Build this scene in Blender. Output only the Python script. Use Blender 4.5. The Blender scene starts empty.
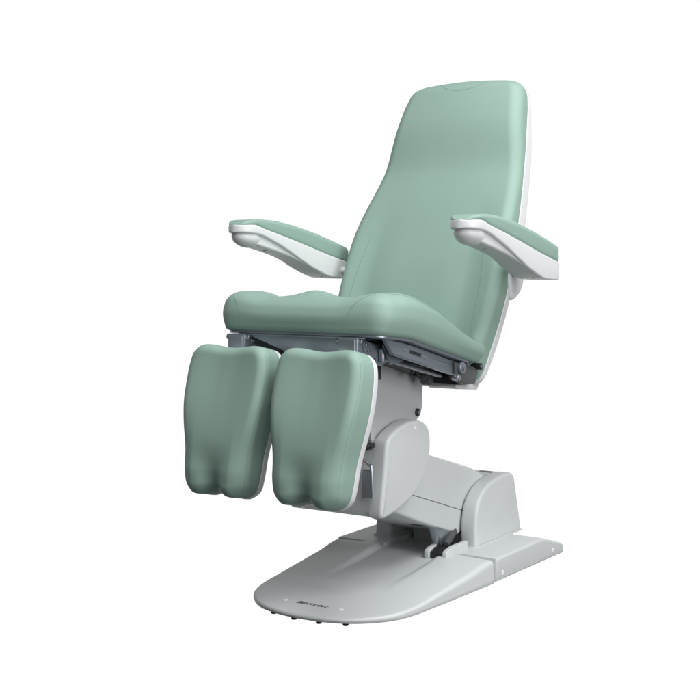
import bpy, bmesh, math
from mathutils import Vector, Matrix
from mathutils.bvhtree import BVHTree

S = bpy.context.scene
COL = S.collection
R = math.radians

# ------------------------------------------------------------------ camera
cam = bpy.data.objects.new('camera', bpy.data.cameras.new('camera'))
COL.objects.link(cam)
cam.location = (1.87206, -3.14746, 0.96)
cam.data.sensor_width = 36.0
cam.data.lens = 63.77
cam.data.clip_start = 0.05
cam.data.clip_end = 200.0
cam.rotation_euler = (R(90 - 3.921), 0, R(33))
S.camera = cam

SWEEP, SWEEP_FADE = 34, 62
STUDIO, STUDIO_TOP = 0.125, 0.10

# ------------------------------------------------------------------ world: white studio surround, dim from below
W = bpy.data.worlds.new('World')
S.world = W
W.use_nodes = True
nt = W.node_tree
for n in list(nt.nodes):
    nt.nodes.remove(n)
wo = nt.nodes.new('ShaderNodeOutputWorld')
bg = nt.nodes.new('ShaderNodeBackground')
tc = nt.nodes.new('ShaderNodeTexCoord')
sx = nt.nodes.new('ShaderNodeSeparateXYZ')
rp = nt.nodes.new('ShaderNodeValToRGB')
mr = nt.nodes.new('ShaderNodeMapRange')
mr.inputs[1].default_value = -1
mr.inputs[2].default_value = 1
nt.links.new(tc.outputs['Generated'], sx.inputs[0])
nt.links.new(sx.outputs[2], mr.inputs[0])
nt.links.new(mr.outputs[0], rp.inputs[0])
el = rp.color_ramp.elements
el[0].position = 0.25
el[0].color = (0, 0, 0, 1)
el[1].position = 0.30
el[1].color = (1, 1, 1, 1)
for p, c in ((0.63, 1.0), (0.70, 0.0)):
    e = el.new(p)
    e.color = (c, c, c, 1)


def math_node(op, a, b=None):
    n = nt.nodes.new('ShaderNodeMath')
    n.operation = op
    for i, x in enumerate((a, b)):
        if x is None:
            continue
        if isinstance(x, (int, float)):
            n.inputs[i].default_value = x
        else:
            nt.links.new(x, n.inputs[i])
    return n.outputs[0]


# white paper sweep behind the chair (azimuth window), a dim studio everywhere else
dt = nt.nodes.new('ShaderNodeVectorMath')
dt.operation = 'DOT_PRODUCT'
nt.links.new(tc.outputs['Generated'], dt.inputs[0])
dt.inputs[1].default_value = (-math.sin(R(33)), math.cos(R(33)), 0)
hor = math_node('SQRT', math_node('MAXIMUM', math_node('SUBTRACT', 1.0, math_node('MULTIPLY', sx.outputs[2], sx.outputs[2])), 1e-4))
azc = math_node('DIVIDE', dt.outputs['Value'], hor)
am = nt.nodes.new('ShaderNodeMapRange')
am.interpolation_type = 'SMOOTHSTEP'
am.inputs[1].default_value = math.cos(R(SWEEP_FADE))
am.inputs[2].default_value = math.cos(R(SWEEP))
nt.links.new(azc, am.inputs[0])
win = math_node('MULTIPLY', am.outputs[0], rp.outputs[0])
# studio: ceiling bounce above, dark below
st = nt.nodes.new('ShaderNodeValToRGB')
nt.links.new(mr.outputs[0], st.inputs[0])
se = st.color_ramp.elements
se[0].position = 0.25
se[0].color = (0.12, 0.123, 0.126, 1)
se[1].position = 1.0
se[1].color = (STUDIO_TOP, STUDIO_TOP, STUDIO_TOP, 1)
e = se.new(0.5)
e.color = (STUDIO, STUDIO, STUDIO, 1)
mxw = nt.nodes.new('ShaderNodeMix')
mxw.data_type = 'RGBA'
nt.links.new(win, mxw.inputs[0])
nt.links.new(st.outputs[0], mxw.inputs[6])
mxw.inputs[7].default_value = (1.03, 1.03, 1.03, 1)
nt.links.new(mxw.outputs[2], bg.inputs[0])
bg.inputs[1].default_value = 1.0
nt.links.new(bg.outputs[0], wo.inputs[0])


def area(name, loc, target, size, power, size_y=None):
    ld = bpy.data.lights.new(name, 'AREA')
    ld.shape = 'RECTANGLE'
    ld.size = size
    ld.size_y = size_y or size
    ld.energy = power
    o = bpy.data.objects.new(name, ld)
    COL.objects.link(o)
    o.location = loc
    o.rotation_euler = (Vector(target) - Vector(loc)).to_track_quat('-Z', 'Y').to_euler()
    return o


area('overhead_softbox', (2.2, 0.0, 3.6), (0, 0, 0.6), 1.7, 72)
area('front_softbox', (0.8, -1.6, 3.7), (0, 0, 0.6), 1.7, 88)
area('fill_softbox', (2.8, -2.4, 2.8), (0, 0, 0.6), 1.7, 22)
area('side_softbox', (4.0, -0.9, 1.2), (0, 0, 0.5), 2.4, 88)

S.view_settings.view_transform = 'Standard'
S.view_settings.look = 'None'
S.view_settings.exposure = 0.0
S.view_settings.gamma = 1.0
S.render.film_transparent = False


# ------------------------------------------------------------------ materials
def material(name, col, rough=0.5, metal=0.0, grain=0.0, gscale=900.0, mottling=0.03, coat=0.0, sheen=0.0, spec=0.5):
    m = bpy.data.materials.new(name)
    m.use_nodes = True
    t = m.node_tree
    b = t.nodes['Principled BSDF']
    b.inputs['Roughness'].default_value = rough
    b.inputs['Metallic'].default_value = metal
    b.inputs['Specular IOR Level'].default_value = spec
    b.inputs['Coat Weight'].default_value = coat
    b.inputs['Sheen Weight'].default_value = sheen
    co = t.nodes.new('ShaderNodeTexCoord')
    nz = t.nodes.new('ShaderNodeTexNoise')
    nz.inputs['Scale'].default_value = 9.0
    nz.inputs['Detail'].default_value = 5.0
    t.links.new(co.outputs['Object'], nz.inputs['Vector'])
    mx = t.nodes.new('ShaderNodeMix')
    mx.data_type = 'RGBA'
    mx.inputs[6].default_value = tuple(c * (1 - mottling) for c in col) + (1,)
    mx.inputs[7].default_value = tuple(min(1, c * (1 + mottling)) for c in col) + (1,)
    t.links.new(nz.outputs[0], mx.inputs[0])
    t.links.new(mx.outputs[2], b.inputs['Base Color'])
    rr = t.nodes.new('ShaderNodeMapRange')
    rr.inputs[3].default_value = rough - 0.05
    rr.inputs[4].default_value = rough + 0.05
    t.links.new(nz.outputs[0], rr.inputs[0])
    t.links.new(rr.outputs[0], b.inputs['Roughness'])
    if grain:
        v = t.nodes.new('ShaderNodeTexVoronoi')
        v.inputs['Scale'].default_value = gscale
        t.links.new(co.outputs['Object'], v.inputs['Vector'])
        n2 = t.nodes.new('ShaderNodeTexNoise')
        n2.inputs['Scale'].default_value = gscale * 0.35
        n2.inputs['Detail'].default_value = 3.0
        t.links.new(co.outputs['Object'], n2.inputs['Vector'])
        ad = t.nodes.new('ShaderNodeMath')
        ad.operation = 'ADD'
        t.links.new(v.outputs['Distance'], ad.inputs[0])
        t.links.new(n2.outputs[0], ad.inputs[1])
        bp = t.nodes.new('ShaderNodeBump')
        bp.inputs['Strength'].default_value = grain
        bp.inputs['Distance'].default_value = 0.0006
        t.links.new(ad.outputs[0], bp.inputs['Height'])
        t.links.new(bp.outputs[0], b.inputs['Normal'])
    return m


M_VINYL = material('green_vinyl', (0.247, 0.364, 0.312), 0.62, grain=0.24, gscale=750, spec=0.45)
M_SEAM = material('green_thread', (0.15, 0.24, 0.20), 0.7, grain=0.2)
M_WHITE = material('white_plastic', (0.66, 0.67, 0.68), 0.38, grain=0.05, gscale=1500, mottling=0.01)
M_PAINT = material('pale_grey_paint', (0.58, 0.605, 0.608), 0.45, grain=0.10, gscale=1300, mottling=0.015)
M_COLUMN = material('grey_column_paint', (0.44, 0.455, 0.46), 0.45, grain=0.1, gscale=1300, mottling=0.02)
M_STEEL = material('blue_grey_steel', (0.30, 0.34, 0.385), 0.38, metal=0.65, grain=0.05, mottling=0.08)
M_STEELL = material('bright_steel', (0.42, 0.46, 0.50), 0.3, metal=0.9, mottling=0.05)
M_BLACK = material('black_plastic', (0.018, 0.02, 0.022), 0.42, mottling=0.05)
M_DARK = material('dark_grey_plastic', (0.075, 0.08, 0.085), 0.45, mottling=0.05)
M_RUBBER = material('black_rubber', (0.02, 0.02, 0.02), 0.8)
M_CAP = material('white_cap', (0.82, 0.83, 0.83), 0.4, mottling=0.01)
M_GAP = material('joint_shadow_gap', (0.09, 0.095, 0.1), 0.8)
M_LOGO = material('dark_lettering', (0.03, 0.033, 0.036), 0.4)


# ------------------------------------------------------------------ mesh helpers
def link(name, bm, mat, parent, smooth=True, angle=35):
    me = bpy.data.meshes.new(name)
    bmesh.ops.remove_doubles(bm, verts=bm.verts, dist=1e-6)
    bmesh.ops.recalc_face_normals(bm, faces=bm.faces)
    bm.to_mesh(me)
    bm.free()
    o = bpy.data.objects.new(name, me)
    COL.objects.link(o)
    me.materials.append(mat)
    if smooth:
        for p in me.polygons:
            p.use_smooth = True
        me.set_sharp_from_angle(angle=R(angle))
    o.parent = parent
    return o


def empty(name, loc=(0, 0, 0), parent=None):
    o = bpy.data.objects.new(name, None)
    COL.objects.link(o)
    o.location = loc
    o.empty_display_size = 0.05
    o.parent = parent
    return o


def lerp(a, b, t):
    return a + (b - a) * t


def sm(x, a, b):
    t = max(0.0, min(1.0, (x - a) / (b - a)))
    return t * t * (3 - 2 * t)


def table(pts):
    """smooth-ish interpolation (monotone cubic) through (x, y) pairs"""
    xs = [p[0] for p in pts]
    ys = [p[1] for p in pts]
    n = len(xs)
    d = [(ys[i + 1] - ys[i]) / (xs[i + 1] - xs[i]) for i in range(n - 1)]
    m = [d[0]] + [0 if d[i - 1] * d[i] <= 0 else 2 * d[i - 1] * d[i] / (d[i - 1] + d[i]) for i in range(1, n - 1)] + [d[-1]]

    def fn(x):
        if x <= xs[0]:
            return ys[0]
        if x >= xs[-1]:
            return ys[-1]
        for i in range(n - 1):
            if x <= xs[i + 1]:
                break
        h = xs[i + 1] - xs[i]
        t = (x - xs[i]) / h
        return (ys[i] * (2 * t ** 3 - 3 * t * t + 1) + m[i] * h * (t ** 3 - 2 * t * t + t)
                + ys[i + 1] * (-2 * t ** 3 + 3 * t * t) + m[i + 1] * h * (t ** 3 - t * t))
    return fn


def catmull(ctrl, sub=24, closed=True):
    out = []
    n = len(ctrl)
    rng = range(n) if closed else range(n - 1)
    for i in rng:
        if closed:
            p0, p1, p2, p3 = (Vector(ctrl[(i + k - 1) % n]) for k in range(4))
        else:
            p0, p1, p2, p3 = (Vector(ctrl[max(0, min(n - 1, i + k - 1))]) for k in range(4))
        for j in range(sub):
            t = j / sub
            out.append(0.5 * (2 * p1 + (p2 - p0) * t + (2 * p0 - 5 * p1 + 4 * p2 - p3) * t * t + (3 * p1 - p0 - 3 * p2 + p3) * t ** 3))
    if not closed:
        out.append(Vector(ctrl[-1]))
    return out


def resample(pts, n):
    P = [Vector(p) for p in pts]
    P.append(P[0])
    L = [0]
    for a, b in zip(P, P[1:]):
        L.append(L[-1] + (b - a).length)
    out = []
    j = 0
    for i in range(n):
        d = L[-1] * i / n
        while L[j + 1] < d:
            j += 1
        t = (d - L[j]) / max(1e-9, L[j + 1] - L[j])
        out.append(P[j].lerp(P[j + 1], t))
    return out


def resample_open(P, step):
    L = [0]
    for a, b in zip(P, P[1:]):
        L.append(L[-1] + (b - a).length)
    n = max(2, int(L[-1] / step))
    out = []
    j = 0
    for i in range(n + 1):
        d = min(L[-1], L[-1] * i / n)
        while j < len(P) - 2 and L[j + 1] < d:
            j += 1
        t = (d - L[j]) / max(1e-9, L[j + 1] - L[j])
        out.append(P[j].lerp(P[j + 1], t))
    return out


def mirrored(half):
    """half outline from bottom centre up the +x side to top centre -> full closed loop"""
    return half + [(-x, y) for x, y in reversed(half) if abs(x) > 1e-6]


def pillow(outline, top, bottom, frame, r=0.03, n=160, rings=22, spine=None, rb=0.006, side=None, rseg=8):
    """a padded slab: outline in (u, v), top/bottom heights as functions of (u, v), edge rounded by r"""
    P = resample(outline, n)
    area2 = sum(a.x * b.y - b.x * a.y for a, b in zip(P, P[1:] + P[:1]))
    if area2 < 0:
        P.reverse()
    N = []
    for i in range(n):
        t = P[(i + 1) % n] - P[i - 1]
        N.append(Vector((t.y, -t.x)).normalized())
    vs = [p.y for p in P]
    vmin, vmax = min(vs), max(vs)
    if spine is None:
        spine = lambda p: Vector((0, min(max(p.y, vmin + 0.35 * (vmax - vmin)), vmax - 0.35 * (vmax - vmin))))
    RR = r if callable(r) else (lambda u, v: r)
    levels = []
    # bottom fan to spine
    for t in (1.0, 0.6, 0.3):
        ring = []
        for p, nn in zip(P, N):
            q = (p - nn * rb).lerp(spine(p), t)
            ring.append((q.x, q.y, bottom(q.x, q.y)))
        levels.append(ring)
    levels.append([((p - nn * rb).x, (p - nn * rb).y, bottom(p.x, p.y)) for p, nn in zip(P, N)])
    levels.append([((p - nn * rb * 0.3).x, (p - nn * rb * 0.3).y, bottom(p.x, p.y) + rb * 0.3) for p, nn in zip(P, N)])
    K = 5
    for k in range(K):
        f = k / K
        ring = []
        for p, nn in zip(P, N):
            rr = RR(p.x, p.y)
            b0 = bottom(p.x, p.y) + rb
            b1 = top(p.x, p.y) - rr
            s = side(f) if side else 0.0
            q = p + nn * s
            ring.append((q.x, q.y, lerp(b0, b1, f)))
        levels.append(ring)
    for k in range(rseg + 1):
        a = 0.5 * math.pi * k / rseg
        ring = []
        for p, nn in zip(P, N):
            rr = RR(p.x, p.y)
            q = p - nn * rr * (1 - math.cos(a)) + nn * ((side(1.0) if side else 0.0) * math.cos(a))
            ring.append((q.x, q.y, top(q.x, q.y) - rr + rr * math.sin(a)))
        levels.append(ring)
    base = levels[-1]
    for k in range(1, rings + 1):
        t = k / rings
        ring = []
        for (x, y, z), p in zip(base, P):
            q = Vector((x, y)).lerp(spine(p), t)
            ring.append((q.x, q.y, top(q.x, q.y)))
        levels.append(ring)
    bm = bmesh.new()
    rows = [[bm.verts.new(frame(*c)) for c in ring] for ring in levels]
    for a, b in zip(rows, rows[1:]):
        for i in range(n):
            j = (i + 1) % n
            try:
                bm.faces.new((a[i], a[j], b[j], b[i]))
            except ValueError:
                pass
    bmesh.ops.remove_doubles(bm, verts=bm.verts, dist=2e-5)
    for side_rows in (0, -1):
        pass
    bmesh.ops.holes_fill(bm, edges=[e for e in bm.edges if e.is_boundary], sides=0)
    bmesh.ops.dissolve_degenerate(bm, edges=bm.edges, dist=1e-6)
    return bm


def box_bm(c, s, bevel=0.003, rot=None, bm=None):
    """a bevelled box; added to bm when given"""
    b = bmesh.new()
    bmesh.ops.create_cube(b, size=1.0)
    for v in b.verts:
        v.co = Vector((v.co.x * s[0], v.co.y * s[1], v.co.z * s[2]))
    if bevel:
        bmesh.ops.bevel(b, geom=b.edges[:], offset=min(bevel, min(s) * 0.45), segments=3, profile=0.5, affect='EDGES')
    M = Matrix.Translation(Vector(c)) @ (rot.to_4x4() if rot else Matrix.Identity(4))
    bmesh.ops.transform(b, matrix=M, verts=b.verts)
    return merge(bm, b)


def merge(bm, b):
    if bm is None:
        return b
    tmp = bpy.data.meshes.new('tmp')
    b.to_mesh(tmp)
    b.free()
    bm.from_mesh(tmp)
    bpy.data.meshes.remove(tmp)
    return bm


def prism_bm(prof, x0, x1, bevel=0.004, axis='X', bm=None, seg=4, taper=None, faces='both'):
    """profile polygon in (y, z) extruded along x (or (x, z) along y with axis='Y')"""
    b = bmesh.new()
    def mk(p, w):
        return (w, p[0], p[1]) if axis == 'X' else ((p[0], w, p[1]) if axis == 'Y' else (p[0], p[1], w))
    A = [b.verts.new(mk(p, x0)) for p in prof]
    B = [b.verts.new(mk(p, x1)) for p in prof]
    fa = b.faces.new(A)
    fb = b.faces.new(list(reversed(B)))
    n = len(prof)
    for i in range(n):
        b.faces.new((A[i], B[i], B[(i + 1) % n], A[(i + 1) % n]))
    bmesh.ops.recalc_face_normals(b, faces=b.faces)
    if taper:
        for v in b.verts:
            v.co = taper(v.co.copy())
    if bevel:
        edges = list({e for f in {'both': (fa, fb), 'lo': (fa,), 'hi': (fb,)}[faces] for e in f.edges})
        bmesh.ops.bevel(b, geom=edges, offset=bevel, segments=seg, profile=0.5, affect='EDGES')
    return merge(bm, b)


def rod_bm(a, b_, r, seg=20, bevel=0.0, bm=None, r2=None):
    b = bmesh.new()
    a = Vector(a)
    b_ = Vector(b_)
    d = b_ - a
    bmesh.ops.create_cone(b, cap_ends=True, segments=seg, radius1=r, radius2=r if r2 is None else r2, depth=d.length)
    if bevel:
        bmesh.ops.bevel(b, geom=[e for e in b.edges if abs(e.verts[0].co.z - e.verts[1].co.z) < 1e-6], offset=bevel, segments=3, profile=0.5, affect='EDGES')
    M = Matrix.Translation((a + b_) / 2) @ d.to_track_quat('Z', 'Y').to_matrix().to_4x4()
    bmesh.ops.transform(b, matrix=M, verts=b.verts)
    return merge(bm, b)


def tube_bm(pts, r, seg=8, bm=None, rr=None):
    b = bmesh.new()
    P = [Vector(p) for p in pts]
    rows = []
    up = Vector((0.3, 0.2, 0.93)).normalized()
    n = len(P)
    for i, p in enumerate(P):
        t = (P[min(i + 1, n - 1)] - P[max(i - 1, 0)]).normalized()
        s = t.cross(up).normalized()
        up = s.cross(t).normalized()
        k = rr(i / (n - 1)) if rr else r
        rows.append([b.verts.new(p + (s * math.cos(2 * math.pi * j / seg) + up * math.sin(2 * math.pi * j / seg)) * k) for j in range(seg)])
    for A, B in zip(rows, rows[1:]):
        for j in range(seg):
            b.faces.new((A[j], A[(j + 1) % seg], B[(j + 1) % seg], B[j]))
    b.faces.new(list(reversed(rows[0])))
    b.faces.new(rows[-1])
    return merge(bm, b)


def loft_bm(sections, cap=True):
    bm = bmesh.new()
    rows = [[bm.verts.new(p) for p in s] for s in sections]
    n = len(rows[0])
    for A, B in zip(rows, rows[1:]):
        for j in range(n):
            bm.faces.new((A[j], A[(j + 1) % n], B[(j + 1) % n], B[j]))
    if cap:
        bm.faces.new(list(reversed(rows[0])))
        bm.faces.new(rows[-1])
    return bm


def rrect(cx, y, z0, z1, w, rad, seg=6):
    """rounded rectangle section across x at a given y"""
    rad = max(1e-4, min(rad, w * 0.98, (z1 - z0) * 0.49))
    out = []
    for sxn, szn, a0 in ((1, 1, 0), (-1, 1, 90), (-1, -1, 180), (1, -1, 270)):
        ox = cx + sxn * (w - rad)
        oz = (z1 - rad) if szn > 0 else (z0 + rad)
        for k in range(seg + 1):
            a = R(a0 + 90 * k / seg)
            out.append((ox + rad * math.cos(a), y, oz + rad * math.sin(a)))
    return out


def seam(name, surf, pts, parent, r=0.0013, mat=None, samples=70, d=None, closed=False, dash=False):
    """a sewn seam: a thin cord laid along the surface of a finished cushion (pts are near-surface guides)"""
    bm = bmesh.new()
    bm.from_mesh(surf.data)
    tree = BVHTree.FromBMesh(bm)
    path = catmull(pts, 12, closed)
    out = []
    for p in path:
        if d is not None:
            hit = tree.ray_cast(Vector(p) - Vector(d) * 0.5, Vector(d))
            q, nn = (hit[0], hit[1]) if hit[0] is not None else (None, None)
        else:
            q, nn, _i, _d = tree.find_nearest(Vector(p))
        if q is None:
            continue
        out.append(q - nn * r * 0.35)
    bm.free()
    if dash:                                              # single stitches with the thread dipping between them
        fine = resample_open(out, 0.0042)
        st = None
        for p, q in zip(fine, fine[1:]):
            st = tube_bm([p, p.lerp(q, 0.25), p.lerp(q, 0.5), p.lerp(q, 0.72)], r, 6, bm=st, rr=lambda t: r * (0.45 + 0.55 * math.sin(math.pi * t)))
        return link(name, st, mat or M_SEAM, parent)
    return link(name, tube_bm(out, r, 6, rr=lambda t: r * min(1, 0.15 + 8 * t, 0.15 + 8 * (1 - t))), mat or M_SEAM, parent)


# ================================================================== THE CHAIR
chair = empty('treatment_chair', (0, 0, 0.018))
chair['label'] = 'sage green padded treatment chair with split leg rests on a pale grey pedestal base'
chair['category'] = 'chair'
OFF = Vector((0, 0, -0.018))


class Root:
    pass


def part(name, bm, mat, parent=None, **k):
    """meshes are written in world coordinates; the chair's empty stands at the foot level"""
    p = parent or chair
    bmesh.ops.translate(bm, verts=bm.verts, vec=OFF)
    return link(name, bm, mat, p, **k)


def seam_part(name, surf, pts, parent, **k):
    return seam(name, surf, [Vector(p) + OFF for p in pts], parent, **k)


# ------------------------------------------------------------------ base: front cover
zb_edge = table([(-0.53, 0.041), (-0.45, 0.044), (-0.33, 0.051), (-0.18, 0.067), (-0.03, 0.084), (0.07, 0.0975), (0.2, 0.099)])


def base_top(x, y):
    e = zb_edge(y)
    rec = 0.012 * sm(y, -0.33, 0.02) * (1 - sm(abs(x), 0.095, 0.125))
    hump = 0.006 * sm(y, -0.5, -0.2) * (1 - sm(abs(x), 0.10, 0.27))
    return e + hump - rec


half = [(0, -0.527), (0.05, -0.524), (0.10, -0.513), (0.145, -0.494), (0.192, -0.457), (0.232, -0.402), (0.252, -0.33), (0.258, -0.25), (0.266, -0.12), (0.273, 0.0)]
curve = [tuple(p) for p in catmull(half, 10, closed=False)]
edge = curve + [(0.2785, 0.084), (0.274, 0.0885), (0.15, 0.0885), (0, 0.0885)]
outline = edge + [(-x, y) for x, y in reversed(edge) if abs(x) > 1e-6]
ident = lambda u, v, n: (u, v, n)
bm = pillow(outline, base_top, lambda x, y: 0.027, ident, r=lambda x, y: lerp(0.007, 0.013, sm(y, -0.4, 0)), n=260, rings=60,
            spine=lambda p: Vector((0, min(max(p.y, -0.40), 0.05))), rb=0.008, rseg=5)
# draft the side walls: the foot stands a little wider than the crest
for v in bm.verts:
    k = sm(v.co.y, -0.45, -0.1)
    f = (0.1 - v.co.z) / 0.07
    v.co.x *= 1 + 0.02 * k * (f - 0.6)
base = part('base_cover', bm, M_PAINT, angle=40)

# base: rear cover with bevelled end
rear_prof = [(0.0935, 0.030), (0.585, 0.022), (0.587, 0.050), (0.560, 0.062), (0.435, 0.0975), (0.40, 0.0995), (0.0935, 0.0995)]
rear = part('rear_cover', prism_bm(rear_prof, 0.108, 0.280, bevel=0.008, faces='hi'), M_PAINT)
bm = prism_bm(rear_prof, -0.280, -0.108, bevel=0.008, faces='lo')
well_prof = [(0.0895, 0.030), (0.585, 0.022), (0.587, 0.050), (0.560, 0.062), (0.435, 0.0975), (0.40, 0.0995), (0.335, 0.0995), (0.330, 0.0865), (0.0895, 0.0865)]
bm = prism_bm(well_prof, -0.1079, 0.1079, bevel=0.0, bm=bm)
part('well_floor', bm, M_PAINT, rear)
# dark joint between the covers (a recessed lip)
for a, b in ((0.112, 0.272), (-0.272, -0.112)):
    part('joint_strip', prism_bm([(0.080, 0.034), (0.097, 0.034), (0.097, 0.082), (0.080, 0.072)], a, b, bevel=0), M_GAP, rear)

for (x, y) in ((-0.097, -0.440), (0.085, -0.440)):
    z = base_top(x, y)
    part('screw_cap', rod_bm((x, y, z - 0.004), (x, y, z + 0.0012), 0.0075, 24, bevel=0.001), M_CAP, base)
for (y, z) in ((0.135, 0.050), (0.50, 0.046)):
    part('screw_cap', rod_bm((0.276, y, z), (0.2815, y, z), 0.0075, 24, bevel=0.001), M_CAP, rear)
for (x, y) in ((-0.10, -0.489), (-0.022, -0.504), (0.055, -0.500), (0.125, -0.478), (0.235, 0.50), (-0.235, 0.50)):
    part('rubber_foot', rod_bm((x, y, 0.018), (x, y, 0.034), 0.008, 20, bevel=0.002), M_RUBBER, base)

# lettering on the base front
def letters(word, size):
    cu = bpy.data.curves.new('lettering', 'FONT')
    cu.body = word
    cu.size = size
    cu.shear = 0.28
    cu.extrude = 0.0003
    cu.offset = 0.0001
    cu.space_character = 1.06
    ob = bpy.data.objects.new('lettering', cu)
    COL.objects.link(ob)
    bpy.context.view_layer.update()
    me = bpy.data.meshes.new_from_object(ob.evaluated_get(bpy.context.evaluated_depsgraph_get()))
    bpy.data.objects.remove(ob)
    return me


bm = bmesh.new()
x_pen = 0.0
for word, size, sx_ in (('B', 0.0235, 1.15), ('ENTLON', 0.0190, 1.12)):
    tb = bmesh.new()
    tb.from_mesh(letters(word, size))
    lo = min(v.co.x for v in tb.verts)
    for v in tb.verts:
        v.co.x = x_pen + (v.co.x - lo) * sx_
    x_pen = max(v.co.x for v in tb.verts) - (0.0015 if word == 'B' else 0)
    merge(bm, tb)
w = max(v.co.x for v in bm.verts)
for v in bm.verts:
    x, y = v.co.x * 0.098 / w - 0.056, v.co.y * 0.95 - 0.4465
    v.co = Vector((x, y, base_top(x, y) + 0.0006 + v.co.z))
part('lettering', bm, M_LOGO, base, smooth=False)

# ------------------------------------------------------------------ pedestal
ped_prof = [tuple(p) for p in catmull([(0.182, 0.0985), (0.183, 0.150), (0.190, 0.195), (0.207, 0.232), (0.240, 0.262), (0.285, 0.282), (0.340, 0.293), (0.400, 0.297)], 6, closed=False)]
ped_prof += [tuple(p) for p in catmull([(0.430, 0.297), (0.452, 0.292), (0.466, 0.276)], 4, closed=False)] + [(0.505, 0.0985)]


def ped_taper(c):
    k = (c.z - 0.098) / 0.2
    c.x *= 1 - 0.05 * k
    return c


bm = None
for a, b in ((0.112, 0.168), (-0.196, -0.138)):
    bm = prism_bm(ped_prof, a, b, bevel=0.011, bm=bm, seg=5, taper=ped_taper)
# bridge between the two cheeks
bridge = [(0.33, 0.0985), (0.34, 0.20), (0.36, 0.262), (0.40, 0.2955), (0.43, 0.2955), (0.450, 0.2905), (0.464, 0.2745), (0.503, 0.0985)]
bm = prism_bm(bridge, -0.13, 0.13, bevel=0.0, bm=bm, taper=ped_taper)
pedestal = part('pedestal', bm, M_PAINT)
part('plinth', prism_bm([(0.170, 0.099), (0.502, 0.099), (0.500, 0.1035), (0.172, 0.1035)], 0.108, 0.1705, bevel=0.0015), M_PAINT, pedestal)
part('plinth', prism_bm([(0.177, 0.099), (0.502, 0.099), (0.500, 0.1035), (0.179, 0.1035)], -0.198, -0.136, bevel=0.0015), M_PAINT, pedestal)
part('top_slot', prism_bm([(0.400, 0.2905), (0.428, 0.2905), (0.428, 0.2961), (0.400, 0.2961)], 0.060, 0.1055, bevel=0.001), M_DARK, pedestal)
# block inside the well and well floor
part('well_block', box_bm((0.0, 0.285, 0.100), (0.19, 0.07, 0.045), 0.006), M_COLUMN, pedestal)

# ------------------------------------------------------------------ lifting arm
arm_prof = [(-0.22, 0.47), (-0.10, 0.433), (0.05, 0.392), (0.27, 0.330), (0.36, 0.292), (0.40, 0.24), (0.36, 0.19), (0.185, 0.136), (0.03, 0.186), (-0.10, 0.232), (-0.25, 0.288)]
lift = part('lifting_arm', prism_bm(arm_prof, -0.106, 0.106, bevel=0.008), M_PAINT)
# joint line between the two cover shells
ln = prism_bm([(-0.20, 0.3345), (0.25, 0.1945), (0.25, 0.1925), (-0.20, 0.3325)], 0.1040, 0.1066, bevel=0)
part('cover_joint', ln, M_GAP, lift)
# underside details: bracket and gas strut
part('strut_bracket', prism_bm([(0.045, 0.190), (0.135, 0.152), (0.088, 0.122), (0.078, 0.120)], 0.075, 0.104, bevel=0.002), M_STEELL, lift)
part('gas_strut', rod_bm((0.116, 0.085, 0.124), (0.100, 0.165, 0.150), 0.011, 20, bevel=0.002), M_DARK, lift)
part('underside_slot', box_bm((0.05, 0.03, 0.186), (0.05, 0.02, 0.004), 0.001, Matrix.Rotation(R(-18), 3, 'X')), M_BLACK, lift)

# foot lever between two lugs on the base
for x in (0.080, 0.140):
    lug = [tuple(p) for p in catmull([(0.030, 0.078), (0.030, 0.108), (0.042, 0.118), (0.075, 0.124)], 5, closed=False)] + [(0.165, 0.124), (0.165, 0.078)]
    part('lever_lug', prism_bm(lug, x - 0.008, x + 0.008, bevel=0.003), M_PAINT, base)
part('foot_lever', prism_bm([(0.036, 0.078), (0.036, 0.108), (0.060, 0.118), (0.15, 0.118), (0.15, 0.078)], 0.0885, 0.1315, bevel=0.003), M_BLACK, base)

# ------------------------------------------------------------------ lift housing (the "knee")
body_prof = [(-0.3352, 0.2793), (-0.3432, 0.300), (-0.3364, 0.345), (-0.3282, 0.390), (-0.3224, 0.430), (-0.3162, 0.470), (-0.306, 0.488), (-0.20, 0.500), (-0.085, 0.470), (-0.088, 0.405), (-0.165, 0.330), (-0.243, 0.300)]
hous = part('lift_housing', prism_bm(body_prof, -0.112, 0.112, bevel=0.0), M_PAINT)
cheek = [tuple(p) for p in catmull([(-0.335, 0.279), (-0.343, 0.300), (-0.328, 0.390), (-0.316, 0.470), (-0.299, 0.494), (-0.262, 0.512), (-0.215, 0.524), (-0.163, 0.527), (-0.115, 0.518), (-0.083, 0.494),
                                      (-0.074, 0.455), (-0.082, 0.405), (-0.110, 0.357), (-0.158, 0.322), (-0.235, 0.294), (-0.300, 0.280)], 5)]
for s in (1, -1):
    a, b = sorted((s * 0.1121, s * 0.152))
    ck = part('housing_cheek', prism_bm(cheek, a, b, bevel=0.010, seg=6, faces='hi' if s > 0 else 'lo'), M_PAINT, hous)
part('screw_cap', rod_bm((0.150, -0.165, 0.506), (0.1535, -0.165, 0.506), 0.006, 20, bevel=0.001), M_CAP, hous)
# black oval release knob on the front face
kb = rod_bm((0.107, -0.326, 0.470), (0.107, -0.352, 0.472), 0.0165, 28, bevel=0.004)
for v in kb.verts:
    v.co.z = 0.471 + (v.co.z - 0.471) * 0.62 + (v.co.x - 0.107) * 0.35
knob = part('release_knob', kb, M_BLACK, hous)
kb = rod_bm((0.108, -0.350, 0.472), (0.108, -0.3545, 0.472), 0.011, 24, bevel=0.001)
for v in kb.verts:
    v.co.z = 0.472 + (v.co.z - 0.472) * 0.6 + (v.co.x - 0.107) * 0.35
part('knob_face', kb, M_DARK, knob)
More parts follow.
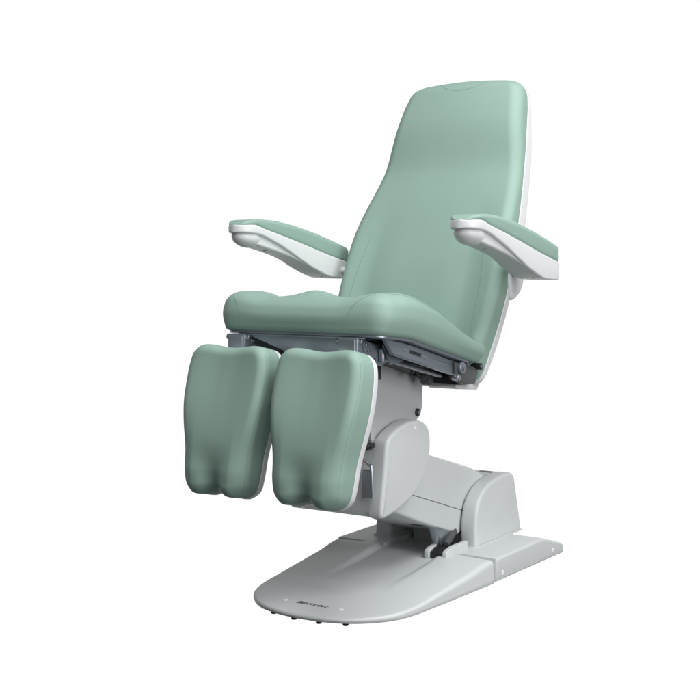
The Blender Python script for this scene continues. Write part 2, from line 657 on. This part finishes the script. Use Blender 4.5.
# bent wire hook with hanging clip
hk = tube_bm(catmull([(0.078, -0.340, 0.375), (0.080, -0.350, 0.446), (0.085, -0.354, 0.449), (0.122, -0.358, 0.426), (0.128, -0.358, 0.418), (0.131, -0.356, 0.337)], 8, closed=False), 0.0042, 10)
hook = part('wire_hook', hk, M_STEELL, hous)
part('hook_clip', box_bm((0.113, -0.352, 0.372), (0.030, 0.016, 0.078), 0.004), M_STEELL, hook)

# ------------------------------------------------------------------ column
col_prof = [(-0.315, 0.47), (-0.315, 0.690), (-0.034, 0.690), (-0.040, 0.548), (-0.050, 0.528), (-0.075, 0.512), (-0.16, 0.47)]
column = part('column', prism_bm(col_prof, -0.104, 0.104, bevel=0.004), M_COLUMN)
part('bolt', rod_bm((0.098, -0.072, 0.538), (0.110, -0.072, 0.538), 0.0115, 20, bevel=0.002), M_BLACK, column)
part('bolt_head', rod_bm((0.108, -0.072, 0.538), (0.1125, -0.072, 0.538), 0.006, 12, bevel=0.001), M_STEELL, column)
part('gusset', prism_bm([(0.058, 0.488), (0.112, 0.488), (0.112, 0.518), (0.092, 0.556), (0.058, 0.556)], -0.333, -0.3152, bevel=0.002, axis='Y'), M_COLUMN, column)

# ------------------------------------------------------------------ seat
ST = R(13.5)
s_org = Vector((0, -0.523, 0.785))
s_dir = Vector((0, math.cos(ST), -math.sin(ST)))
s_nrm = Vector((0, math.sin(ST), math.cos(ST)))
sframe = lambda u, v, n: s_org + Vector((u, 0, 0)) + s_dir * v + s_nrm * n
t_center = table([(0.0, 0.094), (0.06, 0.110), (0.12, 0.105), (0.22, 0.072), (0.35, 0.058), (0.58, 0.058)])
t_bol = table([(0.0, 0.116), (0.07, 0.126), (0.105, 0.132), (0.16, 0.137), (0.25, 0.130), (0.33, 0.113), (0.42, 0.091), (0.48, 0.084), (0.547, 0.083), (0.60, 0.078)])


def seat_bot(x, v):
    return 0.004 + 0.016 * sm(v, 0.0, 0.18) + 0.006 * sm(v, 0.5, 0.60)




def seat_top(x, v):
    f = sm(v, 0.010, 0.095)
    c = lerp(0.101, t_center(v), f)
    b = lerp(0.116, t_bol(v), f)
    k = sm(abs(x), 0.11, 0.225)
    pom = 0.020 * math.exp(-(x / 0.060) ** 2) * (1 - sm(v, 0.10, 0.26)) * sm(v, 0.0, 0.07)
    return lerp(c, b, k) + pom


half = [(0, 0.0), (0.12, 0.0), (0.20, 0.001), (0.236, 0.006), (0.256, 0.024), (0.262, 0.06), (0.263, 0.11), (0.264, 0.18), (0.265, 0.28), (0.267, 0.40), (0.268, 0.50), (0.267, 0.525), (0.260, 0.546), (0.230, 0.555), (0.12, 0.557), (0, 0.557)]
outline = catmull(mirrored(half), 8)
seat_out = outline
bm = pillow(outline, seat_top, seat_bot, sframe, r=lambda x, v: lerp(0.046, 0.016, sm(v, 0.12, 0.50)), n=240, rings=34,
            spine=lambda p: Vector((p.x * 0.0, min(max(p.y, 0.20), 0.40))), rb=0.012, side=lambda f: 0.011 * math.sin(math.pi * min(1, f * 0.9) * 0.75), rseg=10)
seat = part('seat_cushion', bm, M_VINYL, angle=60)
for s in (1, -1):
    e = 0.0 if s > 0 else 0.030
    pts = [sframe(s * (0.158 + e), -0.02, 0.014), sframe(s * (0.159 + e), -0.02, 0.038), sframe(s * (0.166 + e), -0.012, 0.066), sframe(s * (0.186 + e), 0.002, 0.086), sframe(s * (0.214 + e * 0.7), 0.024, 0.104), sframe(s * (0.236 + e * 0.4), 0.060, 0.118), sframe(s * 0.250, 0.11, 0.128)]
    pts += [sframe(s * 0.27, v, t_bol(v) - 0.004) for v in (0.19, 0.25, 0.31, 0.37, 0.43, 0.49, 0.55)]
    seam_part('side_seam', seat, pts, seat, r=0.0011)

# seat frame in blue-grey steel
fr = pillow(catmull([(x * 0.955, 0.012 + v * 0.90) for x, v in mirrored(half)], 6), lambda x, v: seat_bot(x, v) + 0.002, lambda x, v: seat_bot(x, v) - 0.007, sframe, r=0.002, n=120, rings=4, rb=0.002, rseg=2)
frame = part('seat_frame', fr, M_STEEL)
# front cross plate, trapezoid
part('cross_plate', prism_bm([(-0.172, 0.776), (0.185, 0.776), (0.16, 0.722), (-0.02, 0.722), (-0.160, 0.768)], -0.500, -0.492, bevel=0.0012, axis='Y'), M_STEEL, frame)
part('front_lip', box_bm((0, -0.503, 0.7755), (0.40, 0.010, 0.006), 0.002), M_STEEL, frame)
for s in (1, -1):
    # side rail along the seat edge
    rl = bmesh.new()
    pr_ = lambda v, n: ((s_org + s_dir * v + s_nrm * n).y, (s_org + s_dir * v + s_nrm * n).z)
    a, b = sorted((s * 0.222, s * 0.236))
    part('side_rail', prism_bm([pr_(0.06, 0.004), pr_(0.20, 0.010), pr_(0.52, 0.010), pr_(0.52, -0.022), pr_(0.47, -0.029), pr_(0.11, -0.030)], a, b, bevel=0.002), M_STEEL, frame)
    a, b = sorted((s * 0.236, s * 0.244))
    part('rail_flange', prism_bm([pr_(0.10, -0.0275), pr_(0.47, -0.0265), pr_(0.47, -0.031), pr_(0.10, -0.0325)], a, b, bevel=0.001), M_STEELL, frame)
    for v in (0.16, 0.27, 0.39):
        q = s_org + s_dir * v + s_nrm * -0.008
        part('rail_bolt', rod_bm((s * 0.234, q.y, q.z), (s * 0.2385, q.y, q.z), 0.0045, 12, bevel=0.0008), M_STEELL, frame)
    a, b = sorted((s * 0.2355, s * 0.2368))
    part('rail_slot', prism_bm([pr_(0.19, -0.003), pr_(0.25, -0.003), pr_(0.25, -0.012), pr_(0.19, -0.012)], a, b, bevel=0.0), M_BLACK, frame)
    part('rail_trim', prism_bm([pr_(0.30, -0.001), pr_(0.42, -0.001), pr_(0.42, -0.004), pr_(0.30, -0.004)], a, b, bevel=0.0), M_STEELL, frame)
    # rear hinge plate with its pivot
    c = s_org + s_dir * 0.458 + s_nrm * -0.005
    a, b = sorted((s * 0.225, s * 0.247))
    part('hinge_plate', prism_bm([pr_(0.425, 0.006), pr_(0.540, 0.012), pr_(0.570, 0.004), pr_(0.560, -0.036), pr_(0.50, -0.046), pr_(0.440, -0.040)], a, b, bevel=0.003), M_DARK, frame)
    pv = part('hinge_pivot', rod_bm((s * 0.244, c.y, c.z), (s * 0.257, c.y, c.z), 0.0165, 24, bevel=0.003), M_STEEL, frame)
    part('pivot_bolt', rod_bm((s * 0.254, c.y, c.z), (s * 0.2605, c.y, c.z), 0.008, 6, bevel=0.001), M_STEELL, pv)
    c2 = s_org + s_dir * 0.444 + s_nrm * -0.036
    part('hinge_bolt', rod_bm((s * 0.235, c2.y, c2.z), (s * 0.256, c2.y, c2.z), 0.009, 18, bevel=0.002), M_STEELL, frame)
    c3 = s_org + s_dir * 0.560 + s_nrm * 0.016
    bf = part('stop_buffer', rod_bm((s * 0.20, c3.y, c3.z), (s * 0.262, c3.y, c3.z), 0.010, 18, bevel=0.002), M_BLACK, frame)
    part('buffer_ring', rod_bm((s * 0.2615, c3.y, c3.z), (s * 0.2635, c3.y, c3.z), 0.0065, 18, bevel=0.0006), M_STEELL, bf)

# dark sub-carriage between column and seat, actuator towards the back
sub = [pr_(0.16, 0.004), pr_(0.47, 0.004), pr_(0.46, -0.036), pr_(0.20, -0.034)]
part('carriage', prism_bm(sub, -0.17, 0.17, bevel=0.003), M_BLACK, frame)
part('carriage_wing', prism_bm([(-0.43, 0.752), (-0.10, 0.685), (-0.10, 0.665), (-0.30, 0.700), (-0.43, 0.735)], 0.150, 0.186, bevel=0.002), M_DARK, frame)
act = part('actuator', rod_bm((0.15, -0.125, 0.656), (0.15, 0.055, 0.648), 0.0125, 20, bevel=0.002), M_BLACK, frame)
part('actuator_collar', rod_bm((0.15, -0.125, 0.655), (0.15, -0.090, 0.653), 0.0185, 22, bevel=0.003), M_DARK, act)
part('actuator_eye', rod_bm((0.138, -0.102, 0.636), (0.168, -0.102, 0.636), 0.014, 20, bevel=0.003), M_DARK, act)
part('cable', tube_bm(catmull([(0.150, -0.19, 0.690), (0.152, -0.185, 0.662), (0.150, -0.170, 0.652), (0.151, -0.155, 0.660), (0.150, -0.135, 0.652), (0.15, -0.118, 0.655)], 8, closed=False), 0.0035, 10), M_BLACK, frame)
part('tie_rod', rod_bm((0.196, -0.40, 0.716), (0.196, -0.10, 0.650), 0.006, 14, bevel=0.001), M_STEELL, frame)
part('locking_lever', prism_bm([(-0.315, 0.735), (-0.300, 0.735), (-0.300, 0.650), (-0.322, 0.650), (-0.328, 0.690)], 0.098, 0.124, bevel=0.003), M_BLACK, frame)

# leg brackets under the seat front
for xa, xb, y0 in ((-0.228, -0.172, -0.520), (0.126, 0.184, -0.515)):
    br = part('leg_bracket', prism_bm([(y0, 0.690), (y0, 0.776), (y0 + 0.11, 0.752), (y0 + 0.125, 0.722), (y0 + 0.06, 0.690)], xa, xb, bevel=0.003), M_STEEL)
    part('bracket_face', box_bm(((xa + xb) / 2, y0 - 0.002, 0.733), (xb - xa - 0.008, 0.006, 0.076), 0.0015), M_STEELL if xa > 0 else M_STEEL, br)
    part('bracket_plate', prism_bm([(y0 + 0.02, 0.768), (y0 + 0.155, 0.736), (y0 + 0.145, 0.708), (y0 + 0.11, 0.698), (y0 + 0.04, 0.704)], xb, xb + 0.005, bevel=0.001), M_STEEL, br)
    for (dy, z, r) in ((0.032, 0.757, 0.0055), (0.040, 0.743, 0.0045), (0.073, 0.714, 0.0075)):
        part('bolt', rod_bm((xb + 0.002, y0 + dy, z), (xb + 0.011, y0 + dy, z), r, 14, bevel=0.001), M_STEELL, br)
    part('cross_pin', rod_bm((xa - 0.012, y0 + 0.015, 0.766), (xb + 0.008, y0 + 0.015, 0.766), 0.0075, 16, bevel=0.001), M_STEELL, br)
    if xa > 0:
        part('hinge_barrel', rod_bm((xb + 0.012, y0 + 0.10, 0.708), (xb + 0.012, y0 + 0.10, 0.744), 0.0085, 18, bevel=0.002), M_STEELL, br)
        part('cover_flap', prism_bm([(y0 + 0.09, 0.754), (y0 + 0.185, 0.730), (y0 + 0.215, 0.720), (y0 + 0.185, 0.706), (y0 + 0.125, 0.700)], xb + 0.018, xb + 0.023, bevel=0.001), M_STEEL, br)

# ------------------------------------------------------------------ leg rests
LT = math.atan2(0.074, 0.365)
l_dir = Vector((0, math.sin(LT), math.cos(LT)))
l_nrm = Vector((0, -math.cos(LT), math.sin(LT)))
half = [(0, 0.010), (0.020, 0.008), (0.045, 0.0), (0.072, 0.002), (0.097, 0.022), (0.1045, 0.06), (0.1085, 0.12), (0.120, 0.185), (0.1285, 0.245), (0.1305, 0.30), (0.1285, 0.340), (0.120, 0.371), (0.098, 0.390), (0.065, 0.393), (0.030, 0.389), (0, 0.387)]
leg_out = catmull(mirrored(half), 8)
w_leg = table([(0.0, 0.100), (0.06, 0.1045), (0.12, 0.1085), (0.185, 0.120), (0.245, 0.130), (0.30, 0.1325), (0.34, 0.130), (0.40, 0.118)])


def leg_top(x, v):
    w = w_leg(v)
    k = abs(x) / w
    n = 0.088 - 0.014 * sm(v, 0.15, 0.38)                       # padding thins towards the knee
    n -= 0.010 * (1 - sm(k, 0.1, 0.9)) * sm(v, 0.10, 0.34)      # wide calf trough above
    g = 1 - sm(v, -0.02, 0.145)
    n -= 0.031 * g * math.exp(-(x / lerp(0.024, 0.050, sm(v, 0, 0.14))) ** 2)   # cleft at the heel end
    n -= 0.010 * (1 - sm(v, 0.0, 0.07))
    n -= 0.014 * sm(k, 0.55, 1.0) * (1 - sm(v, 0.05, 0.25))
    return n


for s, xc in ((-1, -0.147), (1, 0.138)):
    l_org = Vector((xc, -0.717, 0.374)) - l_nrm * 0.088
    lframe = lambda u, v, n: l_org + Vector((u, 0, 0)) + l_dir * v + l_nrm * n
    bm = pillow(leg_out, leg_top, lambda x, v: 0.0, lframe, r=lambda x, v: 0.026, n=220, rings=40,
                spine=lambda p: Vector((0, min(max(p.y, 0.10), 0.29))), rb=0.004, rseg=10)
    lr = part('leg_rest', bm, M_VINYL, angle=60)
    sh = pillow([(p.x * 1.005, p.y - 0.001) for p in leg_out], lambda x, v: 0.003, lambda x, v: -0.025, lframe, r=0.004, n=200, rings=6,
                spine=lambda p: Vector((0, min(max(p.y, 0.10), 0.29))), rb=0.012, rseg=3)
    part('back_shell', sh, M_WHITE, lr, angle=50)
    # sewn side seams
    for q in (1, -1):
        pts = []
        for k in range(15):
            v = lerp(0.020, 0.376, k / 14)
            wv = w_leg(v) - 0.004 - 0.008 * sm(v, 0.35, 0.40)
            pts.append(lframe(q * (wv + 0.0), v, leg_top(wv - 0.012, v) - 0.014))
        seam_part('side_seam', lr, pts, lr, r=0.0009, dash=True)
    part('mounting_post', box_bm((-0.20 if s < 0 else 0.155, -0.555, 0.68), (0.05, 0.10, 0.06), 0.004), M_STEEL, lr)

# ------------------------------------------------------------------ backrest
b_dir = Vector((0, 0.4045, 0.9143))
b_nrm = Vector((0, -0.9143, 0.4045))
b_org = Vector((0, 0.0063, 0.640))
bframe = lambda u, v, n: b_org + Vector((u, 0, 0)) + b_dir * v + b_nrm * n
half = [(0, 0.0), (0.15, 0.0), (0.215, 0.008), (0.240, 0.035), (0.250, 0.10), (0.262, 0.20), (0.266, 0.29), (0.264, 0.40), (0.260, 0.49), (0.253, 0.585), (0.243, 0.68), (0.232, 0.77), (0.220, 0.85), (0.209, 0.920),
        (0.193, 0.971), (0.160, 0.994), (0.10, 1.000), (0.05, 1.002), (0, 1.003)]
def back_shift(v):
    return -0.012 * (1 - sm(v, 0.42, 0.72)) * sm(v, 0.0, 0.2)


back_out = [Vector((p.x * (1 + 0.046 * (1 - sm(p.y, 0.42, 0.72)) * sm(p.y, 0.0, 0.2)), p.y)) for p in catmull(mirrored(half), 8)]
w_back = table([(p[1], p[0]) for p in half[3:14]] + [(1.0, 0.19)])


def back_top(x, v):
    k = abs(x) / w_back(min(max(v, 0.04), 0.95))
    n = 0.0
    n += 0.018 * sm(v, 0.67, 0.86) * (1 - 0.35 * sm(v, 0.88, 1.0))       # head pillow
    n -= 0.007 * math.exp(-((v - 0.68) / 0.09) ** 2)                     # neck
    n += 0.012 * math.exp(-((v - 0.30) / 0.13) ** 2) * (1 - sm(k, 0.3, 0.9))   # lumbar
    n += 0.013 * sm(k, 0.60, 0.95) * (1 - sm(v, 0.36, 0.62))             # side wings below
    n -= 0.010 * (k ** 2) * sm(v, 0.45, 0.75)                            # crowned above
    n -= 0.012 * sm(v, 0.95, 1.0)
    return n


bframe_0 = bframe
bframe = lambda u, v, n: bframe_0(u + back_shift(v), v, n)
bm = pillow(back_out, back_top, lambda x, v: -0.062, bframe, r=lambda x, v: lerp(0.030, 0.036, sm(v, 0.6, 0.8)), n=300, rings=50,
            spine=lambda p: Vector((0, min(max(p.y, 0.22), 0.80))), rb=0.005, rseg=10)
back = part('backrest', bm, M_VINYL, angle=60)
shell_out = [(p.x * 1.004, p.y * 1.0 - 0.012 * (1 - sm(p.y, 0, 0.3))) for p in back_out]


def shell_bot(x, v):
    return -0.098 - 0.020 * sm(v, 0.25, 0.5) * (1 - sm(v, 0.75, 0.97)) + 0.012 * (1 - sm(v, 0.0, 0.12))


sh = pillow(shell_out, lambda x, v: -0.058, shell_bot, bframe, r=0.003, n=260, rings=6, spine=lambda p: Vector((0, min(max(p.y, 0.22), 0.80))), rb=0.018, rseg=3)
shell = part('back_shell', sh, M_WHITE, back, angle=50)
# lower end of the shell folds forward under the hinge
lip = [(0.102, 0.690), (0.118, 0.680), (0.108, 0.640), (0.098, 0.606), (0.088, 0.596), (-0.030, 0.607), (-0.046, 0.615), (-0.042, 0.621), (0.070, 0.614), (0.080, 0.622)]
for a, b in ((0.120, 0.216), (-0.216, -0.120)):
    part('shell_lip', prism_bm(lip, a, b, bevel=0.003), M_WHITE, back)
    part('hinge_cover', prism_bm([(0.066, 0.6145), (-0.038, 0.6225), (-0.030, 0.642), (-0.01, 0.652), (0.082, 0.660), (0.078, 0.625)], a + 0.004, b - 0.004, bevel=0.002), M_DARK, back)
# seams
for q in (1, -1):
    pts = [bframe(q * 0.221, v, 0.03) for v in (0.04, 0.12, 0.20, 0.27)] + [bframe(q * 0.216, 0.33, 0.03), bframe(q * 0.206, 0.40, 0.03), bframe(q * 0.194, 0.48, 0.02)]
    seam_part('side_seam', back, pts, back, r=0.0008, d=tuple(-b_nrm))
seam_part('head_seam', back, [bframe(-0.085, 0.982, 0.02), bframe(-0.050, 0.957, 0.02), bframe(0.0, 0.948, 0.02), bframe(0.050, 0.957, 0.02), bframe(0.085, 0.982, 0.02)], back, r=0.0009, d=tuple(-b_nrm))

# ------------------------------------------------------------------ armrests
zpad0 = table([(-0.32, 1.072), (-0.27, 1.073), (-0.22, 1.062), (-0.15, 1.048), (-0.03, 1.022), (0.10, 0.992), (0.235, 0.964)])
zpad1 = table([(-0.32, 1.079), (-0.28, 1.090), (-0.24, 1.0930), (-0.18, 1.0922), (-0.10, 1.085), (0.03, 1.0635), (0.15, 1.037), (0.235, 1.015)])
zfl = table([(-0.32, 1.054), (-0.25, 1.048), (-0.16, 1.023), (-0.10, 1.001), (-0.04, 0.976), (0.03, 0.949), (0.09, 0.931), (0.15, 0.921), (0.235, 0.916)])
zbt = table([(-0.32, 1.045), (-0.25, 1.019), (-0.15, 0.999), (-0.09, 0.986), (-0.04, 0.972), (0.03, 0.949), (0.09, 0.930), (0.14, 0.920), (0.235, 0.9155)])


def ysteps(a, b, n=48, tip=0.045):
    """stations, dense at the rounded tip"""
    ys = [a + tip * (1 - math.cos(R(90 * k / 12))) for k in range(13)]
    ys += [lerp(a + tip, b, k / n) for k in range(1, n + 1)]
    return ys


def tip_w(y, y0, w, tip):
    if y >= y0 + tip:
        return w
    t = 1 - (y - y0) / tip
    return max(0.002, w * math.sqrt(max(0.0, 1 - t * t)))


for s in (-1, 1):
    cx = s * 0.366
    Y0 = -0.318
    secs = []
    for y in ysteps(Y0, 0.228):
        w = tip_w(y, Y0, 0.0425, 0.05)
        secs.append(rrect(cx, y, zfl(y), zpad0(y) + 0.004, w, 0.006))
    y = 0.232
    secs.append(rrect(cx, y - 0.0015, zfl(y) + 0.0012, zpad0(y) + 0.003, 0.0415, 0.006))
    secs.append(rrect(cx, y, zfl(y) + 0.004, zpad0(y), 0.0385, 0.006))
    ar = part('armrest', loft_bm(secs), M_WHITE, angle=50)
    # lower body, set in from the flange at the front
    secs = []
    for y in ysteps(-0.265, 0.2275, tip=0.03):
        w = tip_w(y, -0.265, lerp(0.0325, 0.0424, sm(y, -0.13, 0.12)), 0.03)
        secs.append(rrect(cx, y, zbt(y), zfl(y) + 0.012, w, lerp(0.007, 0.005, sm(y, -0.1, 0.1))))
    part('lower_body', loft_bm(secs), M_WHITE, ar, angle=50)
    # rounded hand bulge under the tip
    b = bmesh.new()
    bmesh.ops.create_uvsphere(b, u_segments=40, v_segments=24, radius=1.0)
    for v in b.verts:
        v.co = Vector((cx + v.co.x * 0.037, -0.258 + v.co.y * 0.052, 1.040 + v.co.z * 0.0295 - v.co.y * 0.005))
    part('hand_bulge', b, M_WHITE, ar, angle=80)
    # padding
    secs = []
    for y in ysteps(Y0 + 0.001, 0.222):
        w = tip_w(y, Y0 + 0.001, lerp(0.0415, 0.0425, sm(y, -0.27, -0.12)), 0.05)
        z0 = zpad0(y) + 0.0015
        z1 = max(z0 + 0.003, zpad1(y) - 0.006 * (1 - min(1, (y - Y0) / 0.02)))
        secs.append(rrect(cx, y, z0 - 0.006 * sm(y, -0.27, -0.12), z1, w, lerp(0.010, 0.016, sm(y, -0.25, -0.1)), 8))
    for (y, k) in ((0.227, 0.8), (0.231, 0.45)):
        z0, z1 = zpad0(y) + 0.002, zpad1(y)
        secs.append(rrect(cx, y, z0 - 0.006 + 0.004 * (1 - k), z1 - 0.010 * (1 - k), 0.0425 - 0.010 * (1 - k), 0.014, 8))
    part('arm_pad', loft_bm(secs), M_VINYL, ar, angle=60)
    for (y, x) in ((-0.165, cx), (0.125, cx + 0.012)):
        z = zbt(y)
        part('screw_recess', rod_bm((x, y, z - 0.0012), (x, y, z + 0.004), 0.008, 20, bevel=0.0008), M_COLUMN if y < 0 else M_CAP, ar)
    # pivot boss joining the arm to the shell
    a, b = sorted((s * 0.205, s * 0.276))
    boss = [tuple(p) for p in catmull([(0.190, 0.860), (0.184, 0.945), (0.228, 0.966), (0.274, 0.940), (0.273, 0.905), (0.244, 0.872)], 6)]
    part('arm_pivot', prism_bm(boss, a, b, bevel=0.010, seg=5), M_WHITE, ar)
    a, b = sorted((s * 0.250, s * 0.345))
    part('pivot_shaft', rod_bm((a, 0.192, 0.943), (b, 0.192, 0.943), 0.012, 28), M_WHITE, ar)
